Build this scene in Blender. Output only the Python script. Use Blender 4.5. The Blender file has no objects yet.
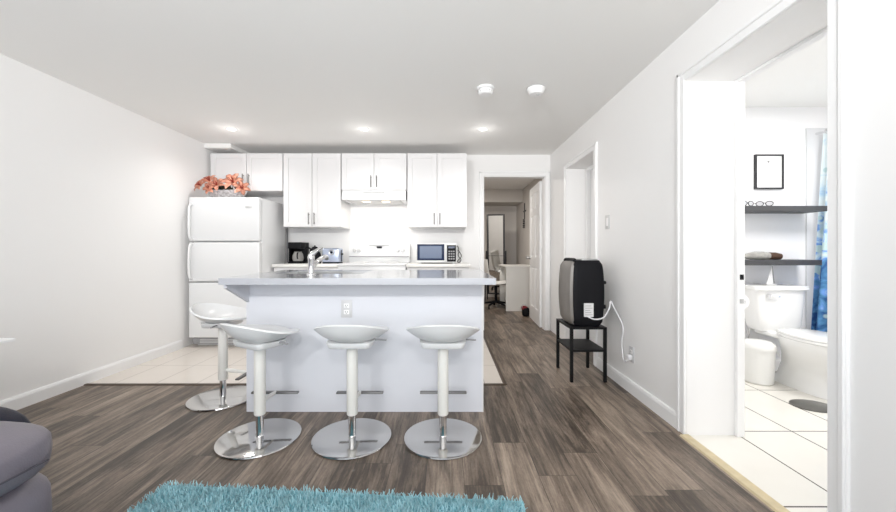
import bpy, bmesh, math, random
from mathutils import Vector, Matrix
random.seed(7)
PI = math.pi
SC = bpy.context.scene
COL = SC.collection

# ---------------------------------------------------------------- camera
cd = bpy.data.cameras.new('camera')
cam = bpy.data.objects.new('camera', cd)
COL.objects.link(cam)
cd.sensor_width = 36.0
cd.lens = 360 / 896 * 36
cd.shift_x = 2 / 896
cd.shift_y = -6 / 896
cd.clip_start = 0.02
cam.location = (0, 0, 1.07)
cam.rotation_euler = (PI / 2, 0, 0)
SC.camera = cam

# ---------------------------------------------------------------- world, view, large lights
w = bpy.data.worlds.new('world')
SC.world = w
w.use_nodes = True
w.node_tree.nodes['Background'].inputs['Color'].default_value = (0.9, 0.95, 1.0, 1)
w.node_tree.nodes['Background'].inputs['Strength'].default_value = 0.6
SC.view_settings.view_transform = 'Standard'
SC.view_settings.look = 'None'
SC.view_settings.exposure = 0.46
SC.view_settings.gamma = 1.0
SC.cycles.max_bounces = 12
SC.cycles.diffuse_bounces = 8
SC.cycles.use_denoising = True


def area(name, loc, rot, sx, sy, power, color=(1, 1, 1)):
    l = bpy.data.lights.new(name, 'AREA')
    l.shape = 'RECTANGLE'
    l.size = sx
    l.size_y = sy
    l.energy = power
    l.color = color
    o = bpy.data.objects.new(name, l)
    COL.objects.link(o)
    o.location = loc
    o.rotation_euler = rot
    return o


# added area light filling the room from the unseen wall behind the camera
area('rear_fill_light', (-0.6, -1.74, 1.25), (PI / 2 + .7, 0, 0), 3.0, 1.7, 62, (0.93, 0.96, 1.0))
DOWN_W = 17
LIVING_W = 140
BATH_W = 24
HOOD_W = 1.6
BED_W = 20


# ---------------------------------------------------------------- materials
def mat(name, color, rough=0.5, metal=0.0, spec=0.5, bump=0.0, bscale=200, var=0.0, vscale=8, coat=0.0):
    m = bpy.data.materials.new(name)
    m.use_nodes = True
    nt = m.node_tree
    b = nt.nodes['Principled BSDF']
    b.inputs['Base Color'].default_value = (*color, 1)
    b.inputs['Roughness'].default_value = rough
    b.inputs['Metallic'].default_value = metal
    b.inputs['Specular IOR Level'].default_value = spec
    b.inputs['Coat Weight'].default_value = coat
    tc = nt.nodes.new('ShaderNodeTexCoord')
    if var > 0:
        n = nt.nodes.new('ShaderNodeTexNoise')
        n.inputs['Scale'].default_value = vscale
        n.inputs['Detail'].default_value = 4
        nt.links.new(tc.outputs['Object'], n.inputs['Vector'])
        r = nt.nodes.new('ShaderNodeValToRGB')
        r.color_ramp.elements[0].position = 0.3
        r.color_ramp.elements[1].position = 0.7
        r.color_ramp.elements[0].color = (*[c * (1 - var) for c in color], 1)
        r.color_ramp.elements[1].color = (*[min(1, c * (1 + var)) for c in color], 1)
        nt.links.new(n.outputs['Fac'], r.inputs['Fac'])
        nt.links.new(r.outputs['Color'], b.inputs['Base Color'])
    if bump > 0:
        n2 = nt.nodes.new('ShaderNodeTexNoise')
        n2.inputs['Scale'].default_value = bscale
        n2.inputs['Detail'].default_value = 3
        nt.links.new(tc.outputs['Object'], n2.inputs['Vector'])
        bp = nt.nodes.new('ShaderNodeBump')
        bp.inputs['Strength'].default_value = bump
        bp.inputs['Distance'].default_value = 0.002
        nt.links.new(n2.outputs['Fac'], bp.inputs['Height'])
        nt.links.new(bp.outputs['Normal'], b.inputs['Normal'])
    return m


def emit(name, color, strength):
    m = bpy.data.materials.new(name)
    m.use_nodes = True
    b = m.node_tree.nodes['Principled BSDF']
    b.inputs['Base Color'].default_value = (*color, 1)
    b.inputs['Emission Color'].default_value = (*color, 1)
    b.inputs['Emission Strength'].default_value = strength
    return m


def mathn(nt, op, a, b=None):
    n = nt.nodes.new('ShaderNodeMath')
    n.operation = op
    for i, v in enumerate((a, b)):
        if v is None:
            continue
        if isinstance(v, (int, float)):
            n.inputs[i].default_value = v
        else:
            nt.links.new(v, n.inputs[i])
    return n.outputs[0]


def wood_floor():
    m = bpy.data.materials.new('grey_oak_planks')
    m.use_nodes = True
    nt = m.node_tree
    L = nt.links.new
    b = nt.nodes['Principled BSDF']
    tc = nt.nodes.new('ShaderNodeTexCoord')
    sp = nt.nodes.new('ShaderNodeSeparateXYZ')
    L(tc.outputs['Object'], sp.inputs[0])
    x, y = sp.outputs[0], sp.outputs[1]

    def white(u, v):
        c = nt.nodes.new('ShaderNodeCombineXYZ')
        L(u, c.inputs[0])
        if v is not None:
            L(v, c.inputs[1])
        n = nt.nodes.new('ShaderNodeTexWhiteNoise')
        n.noise_dimensions = '2D'
        L(c.outputs[0], n.inputs['Vector'])
        return n.outputs['Value']
    PW, PL = 0.178, 1.22
    xr = mathn(nt, 'DIVIDE', mathn(nt, 'ADD', x, 20.03), PW)
    row = mathn(nt, 'FLOOR', xr)
    yr = mathn(nt, 'ADD', mathn(nt, 'DIVIDE', mathn(nt, 'ADD', y, 20.0), PL), mathn(nt, 'MULTIPLY', white(row, None), 7.0))
    colm = mathn(nt, 'FLOOR', yr)
    rnd = white(row, colm)
    fx = mathn(nt, 'FRACT', xr)
    fy = mathn(nt, 'FRACT', yr)
    ex = mathn(nt, 'MULTIPLY', mathn(nt, 'MINIMUM', fx, mathn(nt, 'SUBTRACT', 1.0, fx)), PW)
    ey = mathn(nt, 'MULTIPLY', mathn(nt, 'MINIMUM', fy, mathn(nt, 'SUBTRACT', 1.0, fy)), PL)
    joint = mathn(nt, 'LESS_THAN', mathn(nt, 'MINIMUM', ex, ey), 0.0011)
    shift = mathn(nt, 'MULTIPLY', rnd, 57.0)

    def streak(sx, sy, detail, rough=0.6, dist=0.3):
        c = nt.nodes.new('ShaderNodeCombineXYZ')
        L(mathn(nt, 'MULTIPLY', x, sx), c.inputs[0])
        L(mathn(nt, 'MULTIPLY', y, sy), c.inputs[1])
        L(shift, c.inputs[2])
        n = nt.nodes.new('ShaderNodeTexNoise')
        n.inputs['Scale'].default_value = 1
        n.inputs['Detail'].default_value = detail
        n.inputs['Roughness'].default_value = rough
        n.inputs['Distortion'].default_value = dist
        L(c.outputs[0], n.inputs['Vector'])
        return mathn(nt, 'SUBTRACT', n.outputs['Fac'], 0.5)
    t = mathn(nt, 'MULTIPLY', streak(15, 1.5, 7, 0.68, 0.9), 0.80)
    t = mathn(nt, 'ADD', t, mathn(nt, 'MULTIPLY', streak(80, 4.0, 5, 0.75), 0.46))
    t = mathn(nt, 'ADD', t, mathn(nt, 'MULTIPLY', streak(6, 2.2, 3, 0.5, 0.5), 0.30))
    t = mathn(nt, 'ADD', t, mathn(nt, 'MULTIPLY', streak(120, 60.0, 2), 0.12))
    t = mathn(nt, 'ADD', t, mathn(nt, 'MULTIPLY', mathn(nt, 'SUBTRACT', rnd, 0.5), 0.15))
    t = mathn(nt, 'ADD', t, 0.5)
    r = nt.nodes.new('ShaderNodeValToRGB')
    e = r.color_ramp.elements
    e[0].position = 0.26; e[0].color = (0.034, 0.024, 0.017, 1)
    e[1].position = 0.74; e[1].color = (0.37, 0.295, 0.23, 1)
    k = e.new(0.41); k.color = (0.074, 0.055, 0.041, 1)
    k = e.new(0.54); k.color = (0.178, 0.136, 0.104, 1)
    L(t, r.inputs['Fac'])
    mx = nt.nodes.new('ShaderNodeMix')
    mx.data_type = 'RGBA'
    L(joint, mx.inputs['Factor'])
    L(r.outputs['Color'], mx.inputs['A'])
    mx.inputs['B'].default_value = (0.03, 0.025, 0.02, 1)
    L(mx.outputs['Result'], b.inputs['Base Color'])
    b.inputs['Roughness'].default_value = 0.42
    bp = nt.nodes.new('ShaderNodeBump')
    bp.inputs['Strength'].default_value = 0.12
    bp.inputs['Distance'].default_value = 0.002
    L(t, bp.inputs['Height'])
    L(bp.outputs['Normal'], b.inputs['Normal'])
    return m


def tile(name, c1, c2, grout, bw, rh, ox, oy, mortar=0.003, rough=0.22):
    m = bpy.data.materials.new(name)
    m.use_nodes = True
    nt = m.node_tree
    L = nt.links.new
    b = nt.nodes['Principled BSDF']
    tc = nt.nodes.new('ShaderNodeTexCoord')
    mp = nt.nodes.new('ShaderNodeMapping')
    mp.inputs['Location'].default_value = (-ox, -oy, 0)
    L(tc.outputs['Object'], mp.inputs['Vector'])
    k = nt.nodes.new('ShaderNodeTexBrick')
    k.offset = 0.0
    k.inputs['Color1'].default_value = (*c1, 1)
    k.inputs['Color2'].default_value = (*c2, 1)
    k.inputs['Mortar'].default_value = (*grout, 1)
    k.inputs['Scale'].default_value = 1
    k.inputs['Mortar Size'].default_value = mortar
    k.inputs['Mortar Smooth'].default_value = 0.1
    k.inputs['Brick Width'].default_value = bw
    k.inputs['Row Height'].default_value = rh
    L(mp.outputs[0], k.inputs['Vector'])
    n = nt.nodes.new('ShaderNodeTexNoise')
    n.inputs['Scale'].default_value = 5
    n.inputs['Detail'].default_value = 5
    L(tc.outputs['Object'], n.inputs['Vector'])
    mx = nt.nodes.new('ShaderNodeMix')
    mx.data_type = 'RGBA'
    mx.blend_type = 'MULTIPLY'
    r = nt.nodes.new('ShaderNodeValToRGB')
    r.color_ramp.elements[0].color = (0.9, 0.89, 0.87, 1)
    r.color_ramp.elements[1].color = (1, 1, 1, 1)
    L(n.outputs['Fac'], r.inputs['Fac'])
    mx.inputs['Factor'].default_value = 0.7
    L(k.outputs['Color'], mx.inputs['A'])
    L(r.outputs['Color'], mx.inputs['B'])
    L(mx.outputs['Result'], b.inputs['Base Color'])
    b.inputs['Roughness'].default_value = rough
    return m


def curtain_mat():
    m = bpy.data.materials.new('blue_leaf_print_fabric')
    m.use_nodes = True
    nt = m.node_tree
    L = nt.links.new
    b = nt.nodes['Principled BSDF']
    tc = nt.nodes.new('ShaderNodeTexCoord')
    sp = nt.nodes.new('ShaderNodeSeparateXYZ')
    L(tc.outputs['Object'], sp.inputs[0])
    n = nt.nodes.new('ShaderNodeTexNoise')
    n.inputs['Scale'].default_value = 9
    n.inputs['Detail'].default_value = 5
    n.inputs['Distortion'].default_value = 1.2
    L(tc.outputs['Object'], n.inputs['Vector'])
    # print gets deeper blue towards the hem (a printed band pattern)
    h = mathn(nt, 'MULTIPLY', mathn(nt, 'SUBTRACT', 0.95, sp.outputs[2]), 0.34)
    f = mathn(nt, 'ADD', n.outputs['Fac'], h)
    r = nt.nodes.new('ShaderNodeValToRGB')
    e = r.color_ramp.elements
    e[0].position = 0.36; e[0].color = (0.80, 0.89, 0.92, 1)
    e[1].position = 0.86; e[1].color = (0.015, 0.09, 0.30, 1)
    k = e.new(0.52); k.color = (0.50, 0.70, 0.86, 1)
    k = e.new(0.60); k.color = (0.17, 0.36, 0.78, 1)
    k = e.new(0.70); k.color = (0.10, 0.30, 0.55, 1)
    L(f, r.inputs['Fac'])
    v = nt.nodes.new('ShaderNodeTexVoronoi')
    v.inputs['Scale'].default_value = 7
    L(tc.outputs['Object'], v.inputs['Vector'])
    r2 = nt.nodes.new('ShaderNodeValToRGB')
    r2.color_ramp.elements[0].position = 0.22; r2.color_ramp.elements[0].color = (1, 1, 1, 1)
    r2.color_ramp.elements[1].position = 0.26; r2.color_ramp.elements[1].color = (0, 0, 0, 1)
    L(v.outputs['Distance'], r2.inputs['Fac'])
    mx = nt.nodes.new('ShaderNodeMix')
    mx.data_type = 'RGBA'
    L(r2.outputs['Color'], mx.inputs['Factor'])
    L(r.outputs['Color'], mx.inputs['A'])
    mx.inputs['B'].default_value = (0.55, 0.72, 0.74, 1)
    L(mx.outputs['Result'], b.inputs['Base Color'])
    b.inputs['Roughness'].default_value = 0.7
    return m


M = {}
M['wall'] = mat('white_wall_paint', (0.875, 0.87, 0.865), 0.55, bump=0.03, bscale=120)
M['ceil'] = mat('ceiling_paint', (0.88, 0.875, 0.86), 0.75)
M['trim'] = mat('gloss_white_trim', (0.88, 0.88, 0.88), 0.35)
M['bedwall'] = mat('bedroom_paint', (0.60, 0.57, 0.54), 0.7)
M['bathwall'] = mat('bathroom_paint', (0.88, 0.88, 0.89), 0.5)
M['wood'] = wood_floor()
M['ktile'] = tile('cream_kitchen_tile', (0.80, 0.74, 0.68), (0.78, 0.72, 0.66), (0.50, 0.45, 0.41), 0.33, 0.62, -2.66, 2.72)
M['btile'] = tile('ivory_bathroom_tile', (0.80, 0.78, 0.73), (0.78, 0.76, 0.71), (0.07, 0.06, 0.05), 0.35, 0.625, 1.69, 1.50, 0.004)
M['brownstrip'] = mat('brown_transition', (0.075, 0.05, 0.035), 0.4)
M['beigestrip'] = mat('pale_oak_strip', (0.55, 0.46, 0.29), 0.4, var=0.1, vscale=20)
M['cab'] = mat('white_cabinet_lacquer', (0.74, 0.735, 0.74), 0.35)
M['cabdark'] = mat('cabinet_shadow_gap', (0.25, 0.24, 0.23), 0.6)
M['steel'] = mat('brushed_steel', (0.55, 0.55, 0.55), 0.3, 1.0)
M['darksteel'] = mat('dark_brushed_steel', (0.20, 0.195, 0.19), 0.35, 0.9)
M['chrome'] = mat('chrome', (0.80, 0.80, 0.81), 0.06, 1.0)
M['basechrome'] = mat('polished_steel_plate', (0.60, 0.59, 0.58), 0.10, 1.0)
M['island'] = mat('pale_blue_white_panel', (0.68, 0.695, 0.74), 0.45)
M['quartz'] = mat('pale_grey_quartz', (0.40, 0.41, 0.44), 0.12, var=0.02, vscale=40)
M['lam'] = mat('white_laminate', (0.80, 0.79, 0.76), 0.3)
M['appl'] = mat('white_enamel', (0.77, 0.775, 0.78), 0.25)
M['applgrey'] = mat('grey_plastic', (0.30, 0.30, 0.31), 0.5)
M['black'] = mat('black_plastic', (0.008, 0.008, 0.010), 0.55, spec=0.15)
M['blackmetal'] = mat('black_powder_coat', (0.008, 0.008, 0.009), 0.5, spec=0.2)
M['seat'] = mat('white_moulded_plastic', (0.74, 0.745, 0.75), 0.28, coat=0.2)
M['stoolpost'] = mat('white_post_enamel', (0.80, 0.79, 0.75), 0.3)
M['gold'] = mat('grey_silver_panel', (0.27, 0.255, 0.24), 0.4, 0.6)
M['label'] = mat('white_sticker', (0.72, 0.72, 0.72), 0.6)
M['cord'] = mat('white_cable', (0.80, 0.80, 0.82), 0.4)
M['leather'] = mat('mauve_grey_leather', (0.16, 0.145, 0.175), 0.38, bump=0.35, bscale=160, var=0.08, vscale=5)
M['navyleather'] = mat('dark_navy_leather', (0.012, 0.013, 0.026), 0.45, spec=0.2, bump=0.3, bscale=160)
M['seam'] = mat('dark_seam_thread', (0.06, 0.055, 0.07), 0.6)
M['rug'] = mat('turquoise_shag', (0.32, 0.525, 0.575), 0.8, var=0.22, vscale=22)
M['rugbase'] = mat('turquoise_backing', (0.18, 0.42, 0.48), 0.9)
M['porc'] = mat('white_porcelain', (0.83, 0.83, 0.82), 0.10)
M['bin'] = mat('white_bin_plastic', (0.80, 0.80, 0.78), 0.4)
M['shelf'] = mat('charcoal_shelf', (0.055, 0.055, 0.058), 0.5)
M['paper'] = mat('white_paper', (0.82, 0.82, 0.82), 0.8)
M['ink'] = mat('grey_ink', (0.30, 0.30, 0.30), 0.8)
M['frameblk'] = mat('black_frame', (0.025, 0.025, 0.028), 0.4)
M['mirror'] = mat('mirror_glass', (0.86, 0.87, 0.87), 0.02, 1.0)
M['disc'] = mat('dark_grey_disc', (0.10, 0.098, 0.09), 0.35, var=0.2, vscale=6)
M['coral'] = mat('coral_petal', (0.86, 0.41, 0.29), 0.6, var=0.32, vscale=30)
M['leaf'] = mat('dark_green_leaf', (0.018, 0.035, 0.022), 0.5)
M['stamen'] = mat('dark_red_stamen', (0.30, 0.03, 0.02), 0.6)
M['bowl'] = mat('mottled_grey_white_bowl', (0.52, 0.52, 0.53), 0.4, var=0.4, vscale=45, bump=0.6, bscale=90)
M['window'] = mat('blue_black_glass', (0.02, 0.032, 0.075), 0.08)
M['toaster'] = mat('blue_grey_steel', (0.45, 0.50, 0.62), 0.3, 0.7)
M['glassjug'] = mat('smoked_glass', (0.30, 0.29, 0.28), 0.08)
M['plate'] = mat('outlet_plate_plastic', (0.60, 0.60, 0.61), 0.4)
M['lamp'] = emit('lamp_glow', (1.0, 0.97, 0.92), 3.5)
M['hoodlamp'] = emit('hood_lamp_glow', (1.0, 0.80, 0.50), 2.0)
M['red'] = mat('dark_red_fabric', (0.20, 0.012, 0.02), 0.7)
M['towel'] = mat('grey_towel', (0.36, 0.35, 0.33), 0.9, bump=0.5, bscale=150, var=0.25, vscale=30)
M['brown'] = mat('brown_bristle', (0.07, 0.035, 0.02), 0.8)
M['curtain'] = curtain_mat()
M['fob'] = mat('grey_seat_clip', (0.6, 0.6, 0.6), 0.4)
M['candle'] = mat('clear_lens', (0.55, 0.55, 0.57), 0.1)


# ---------------------------------------------------------------- mesh helpers
class MB:
    def __init__(s):
        s.bm = bmesh.new()

    def box(s, x0, x1, y0, y1, z0, z1, bev=0.0, seg=2, rot=None):
        r = bmesh.ops.create_cube(s.bm, size=1)
        vs = r['verts']
        for v in vs:
            v.co = Vector(((x0 + x1) / 2 + v.co.x * (x1 - x0), (y0 + y1) / 2 + v.co.y * (y1 - y0), (z0 + z1) / 2 + v.co.z * (z1 - z0)))
            if rot:
                v.co = rot @ v.co
        if bev > 0:
            es = list({e for v in vs for e in v.link_edges})
            bmesh.ops.bevel(s.bm, geom=es, offset=bev, segments=seg, affect='EDGES', profile=0.5)
        return s

    def rings(s, rings, cap=True, closed=False):
        """loft a list of rings (lists of points, same count)"""
        R = [[s.bm.verts.new(p) for p in ring] for ring in rings]
        n = len(R[0])
        pairs = list(zip(R, R[1:]))
        if closed:
            pairs.append((R[-1], R[0]))
        for a, b in pairs:
            for i in range(n):
                j = (i + 1) % n
                s.bm.faces.new((a[i], a[j], b[j], b[i]))
        if cap and not closed:
            s.bm.faces.new(R[0][::-1])
            s.bm.faces.new(R[-1])
        return s

    def cyl(s, p0, p1, r0, r1=None, n=20):
        r1 = r0 if r1 is None else r1
        return s.tube([p0, p1], [r0, r1], n)

    def tube(s, pts, r, n=10):
        pts = [Vector(p) for p in pts]
        rs = r if isinstance(r, (list, tuple)) else [r] * len(pts)
        rings = []
        prev = None
        for i, p in enumerate(pts):
            d = (pts[min(i + 1, len(pts) - 1)] - pts[max(i - 1, 0)]).normalized()
            if prev is None:
                u = d.orthogonal().normalized()
            else:
                u = (prev - d * prev.dot(d))
                u = u.normalized() if u.length > 1e-6 else d.orthogonal().normalized()
            prev = u
            v = d.cross(u)
            rings.append([p + (u * math.cos(2 * PI * k / n) + v * math.sin(2 * PI * k / n)) * rs[i] for k in range(n)])
        return s.rings(rings)

    def lathe(s, prof, c=(0, 0, 0), n=32):
        rings = [[Vector((c[0] + max(r, 1e-4) * math.cos(2 * PI * k / n), c[1] + max(r, 1e-4) * math.sin(2 * PI * k / n), c[2] + z)) for k in range(n)] for r, z in prof]
        return s.rings(rings)

    def loft(s, secs, n=36):
        """secs: (z, cx, cy, rx, ry, exponent) superellipse sections"""
        rings = []
        for z, cx, cy, rx, ry, e in secs:
            ring = []
            for k in range(n):
                a = 2 * PI * k / n
                c, sn = math.cos(a), math.sin(a)
                ring.append(Vector((cx + rx * math.copysign(abs(c) ** (2 / e), c), cy + ry * math.copysign(abs(sn) ** (2 / e), sn), z)))
            rings.append(ring)
        return s.rings(rings)

    def puff(s, c, h, e=0.4, nu=32, nv=18):
        """superellipsoid cushion"""
        f = lambda t, p: math.copysign(abs(t) ** p, t)
        rings = []
        for i in range(nv + 1):
            v = -PI / 2 + PI * i / nv
            v = max(min(v, PI / 2 - 0.02), -PI / 2 + 0.02)
            rings.append([Vector((c[0] + h[0] * f(math.cos(v), e) * f(math.cos(2 * PI * k / nu), e),
                                  c[1] + h[1] * f(math.cos(v), e) * f(math.sin(2 * PI * k / nu), e),
                                  c[2] + h[2] * f(math.sin(v), e))) for k in range(nu)])
        return s.rings(rings)

    def prism(s, poly, axis, a, b):
        """extrude polygon (2D) along axis from a to b; poly in the remaining axes order"""
        def P(p, t):
            if axis == 'x': return Vector((t, p[0], p[1]))
            if axis == 'y': return Vector((p[0], t, p[1]))
            return Vector((p[0], p[1], t))
        return s.rings([[P(p, a) for p in poly], [P(p, b) for p in poly]])

    def build(s, name, m, parent=None, local=False, smooth=True, angle=40):
        bm = s.bm
        bmesh.ops.recalc_face_normals(bm, faces=bm.faces)
        if parent is not None and not local:
            bmesh.ops.translate(bm, verts=bm.verts, vec=-Vector(parent.matrix_basis.translation if parent.parent is None else root_of(parent).location))
        if smooth:
            for f in bm.faces:
                f.smooth = True
            for e in bm.edges:
                if len(e.link_faces) == 2 and e.calc_face_angle(0) > math.radians(angle):
                    e.smooth = False
        me = bpy.data.meshes.new(name)
        bm.to_mesh(me)
        bm.free()
        me.materials.append(m)
        o = bpy.data.objects.new(name, me)
        COL.objects.link(o)
        if parent is not None:
            o.parent = parent
        return o


def root_of(o):
    while o.parent is not None:
        o = o.parent
    return o


def thing(name, label, cat, loc, rz=0.0, group=None):
    o = bpy.data.objects.new(name, None)
    o.empty_display_size = 0.05
    COL.objects.link(o)
    o.location = loc
    o.rotation_euler = (0, 0, rz)
    return tag(o, label, cat, group)


def tag(o, label, cat, group=None):
    o['label'] = label
    o['category'] = cat
    if group:
        o['group'] = group
    return o


def struct(name, mb, m, parent=None, smooth=False):
    o = mb.build(name, m, parent, smooth=smooth)
    if parent is None:
        o['kind'] = 'structure'
    return o


def dup(root, loc, rz, label, group=None):
    r = root.copy()
    COL.objects.link(r)
    r.location = loc
    r.rotation_euler = (0, 0, rz)
    r['label'] = label
    if group:
        r['group'] = group
    for ch in list(root.children):
        c = ch.copy()
        COL.objects.link(c)
        c.parent = r
        for g in list(ch.children):
            d = g.copy()
            COL.objects.link(d)
            d.parent = c
    return r


def smooth_path(pts, k=6):
    pts = [Vector(p) for p in pts]
    out = []
    for i in range(len(pts) - 1):
        p0, p1, p2, p3 = pts[max(i - 1, 0)], pts[i], pts[i + 1], pts[min(i + 2, len(pts) - 1)]
        for j in range(k):
            t = j / k
            out.append(0.5 * ((2 * p1) + (p2 - p0) * t + (2 * p0 - 5 * p1 + 4 * p2 - p3) * t * t + (3 * p1 - p0 - 3 * p2 + p3) * t ** 3))
    out.append(pts[-1])
    return out


# ---------------------------------------------------------------- room shell
H = 2.34            # ceiling height
XL, XR, YB = -2.88, 1.39, 4.80
XR2 = 1.70         # bathroom face of the right wall

struct('floor', MB().box(XL - .1, XR, -1.9, 2.86, -.06, 0).box(.47, XR, 2.86, YB, -.06, 0).box(XR, XR2, 3.36, 4.13, -.06, 0)
       .box(-1.6, 1.75, YB, 8.3, -.06, 0), M['wood'])
struct('floor_kitchen', MB().box(XL - .1, .47, 2.86, YB, -.06, 0), M['ktile'])
struct('floor_bathroom', MB().box(XR, 4.1, 0.9, 3.3, -.06, 0), M['btile'])
struct('ceiling', MB().box(-3.1, 4.2, -2.0, 8.4, H, H + .1), M['ceil'])
struct('wall_left', MB().box(XL - .12, XL, -1.9, YB + .12, 0, H), M['wall'])
struct('wall_back', MB().box(XL, .495, YB, YB + .12, 0, H).box(1.327, XR2, YB, YB + .12, 0, H).box(.495, 1.327, YB, YB + .12, 2.06, H), M['wall'])
struct('wall_right', MB().box(XR, XR2, -1.9, 1.30, 0, H).box(XR, XR2, 1.30, 2.080, 2.047, H).box(XR, XR2, 2.080, 3.36, 0, H)
       .box(XR, XR2, 3.36, 4.13, 2.0, H).box(XR, XR2, 4.13, YB, 0, H), M['wall'])
# unseen wall behind the camera, with a wide opening added for the fill light
struct('wall_front', MB().box(XL, -2.15, -1.9, -1.78, 0, H).box(.95, XR, -1.9, -1.78, 0, H).box(-2.15, .95, -1.9, -1.78, 0, .35)
       .box(-2.15, .95, -1.9, -1.78, 2.15, H), M['wall'])
struct('wall_bathroom_back', MB().box(XR2, 4.1, 3.2, 3.3, 0, H), M['bathwall'])
struct('wall_bathroom_right', MB().box(4.0, 4.1, 0.9, 3.2, 0, H), M['bathwall'])
struct('wall_bathroom_front', MB().box(XR2, 4.0, 0.9, 1.0, 0, H), M['bathwall'])
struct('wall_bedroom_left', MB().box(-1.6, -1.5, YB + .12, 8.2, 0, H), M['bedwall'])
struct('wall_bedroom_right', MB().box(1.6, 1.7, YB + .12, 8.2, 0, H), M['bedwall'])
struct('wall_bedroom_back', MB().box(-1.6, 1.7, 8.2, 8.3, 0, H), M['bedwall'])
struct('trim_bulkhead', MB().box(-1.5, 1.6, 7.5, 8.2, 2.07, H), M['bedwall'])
struct('trim_soffit', MB().box(XL, -2.56, 4.28, YB, 2.285, H, .008), M['ceil'])


def base_poly():
    return [(0, 0), (.016, 0), (.016, .075), (.010, .092), (0, .095)]


# baseboards: profile extruded along the walls
def baseboard(name, wall, a, b, c):
    if wall == 'left':
        mb = MB().prism([(c + p, z) for p, z in base_poly()], 'y', a, b)
    elif wall == 'right':
        mb = MB().prism([(c - p, z) for p, z in base_poly()], 'y', a, b)
    else:
        mb = MB().prism([(c - p, z) for p, z in base_poly()], 'x', a, b)
    return struct(name, mb, M['trim'])


baseboard('baseboard_left', 'left', -1.78, 3.92, XL)
baseboard('baseboard_right', 'right', 2.150, 3.285, XR)
baseboard('baseboard_back', 'back', .29, .437, YB)
baseboard('baseboard_bathroom', 'back', XR2, 3.2, 3.2)


def casing(name, axis, c, a, b, top, wd=.07, t=.016, side=-1):
    """door casing on a wall plane: axis 'x' wall at x=c spans y a..b, axis 'y' wall at y=c spans x a..b"""
    mb = MB()
    for lo, hi, z0, z1 in ((a - wd, a, 0, top + wd), (b, b + wd, 0, top + wd), (a, b, top, top + wd)):
        for (o0, o1, th) in ((0, 1, t), (.62, .92, t + .006)):
            if z0 == 0:
                if hi == a:
                    q0, q1 = hi - (hi - lo) * o1, hi - (hi - lo) * o0
                else:
                    q0, q1 = lo + (hi - lo) * o0, lo + (hi - lo) * o1
                zz0, zz1 = z0, z1 if o0 == 0 else top + wd * o1
            else:
                q0, q1, zz0, zz1 = lo, hi, z0 + (z1 - z0) * o0, z0 + (z1 - z0) * o1
                if o0 > 0:
                    q0, q1 = a - wd * o1, b + wd * o1
            if axis == 'x':
                mb.box(c + side * th, c, q0, q1, zz0, zz1, .003, 1)
            else:
                mb.box(q0, q1, c + side * th, c, zz0, zz1, .003, 1)
    return struct(name, mb, M['trim'])


casing('trim_bathroom_doorway', 'x', XR, 1.30, 2.080, 2.047, .065)
casing('trim_side_doorway', 'x', XR, 3.36, 4.13, 2.0, .065)
# doorway in the back wall: right leg of the casing reaches the corner
casing('trim_bedroom_doorway', 'y', YB, .500, 1.322, 2.055, .062)
# jamb linings
struct('trim_bedroom_jamb', MB().box(.495, .508, YB - .003, YB + .125, 0, 2.06).box(1.314, 1.327, YB - .003, YB + .125, 0, 2.06)
       .box(.508, 1.314, YB - .003, YB + .125, 2.045, 2.06), M['trim'])
# bathroom door frame on the far side of the thick wall, with its strike plate
fr = struct('trim_bathroom_jamb', MB().box(1.664, 1.708, 2.056, 2.080, 0, 2.047, .004).box(1.664, 1.708, 1.30, 2.056, 2.030, 2.047, .003), M['trim'])
MB().box(1.678, 1.698, 2.052, 2.057, .900, .930).build('strike_plate', M['black'], fr)
MB().box(1.678, 1.698, 2.052, 2.057, .765, .790).build('strike_plate', M['steel'], fr)
struct('trim_bathroom_threshold', MB().prism([(1.345, 0), (1.352, .008), (1.398, .008), (1.405, 0)], 'y', 1.0, 2.075), M['beigestrip'])
struct('trim_kitchen_threshold', MB().prism([(2.842, 0), (2.850, .007), (2.872, .007), (2.880, 0)], 'x', XL + .016, -1.322)
       .prism([(2.842, 0), (2.850, .007), (2.872, .007), (2.880, 0)], 'x', .247, .472)
       .prism([(.456, 0), (.462, .007), (.482, .007), (.488, 0)], 'y', 2.86, YB - .016), M['brownstrip'])
struct('trim_grey_strip', MB().box(-2.122, -2.106, YB - .008, YB, .905, 1.80), M['applgrey'])  # thin grey vertical strip set on the back wall
# closed door inside the side doorway
d2 = struct('door_2', MB().box(1.64, 1.675, 3.37, 4.12, 0.01, 1.99, .003), M['trim'])
struct('trim_side_jamb', MB().box(1.60, 1.64, 4.085, 4.13, 0, 2.0, .003).box(1.60, 1.64, 3.36, 3.40, 0, 2.0, .003).box(1.60, 1.64, 3.40, 4.085, 1.965, 2.0, .003), M['trim'])
MB().tube([(1.64, 3.45, .95), (1.60, 3.45, .95)], [.012, .026], 16).build('door_handle', M['steel'], d2)


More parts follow.
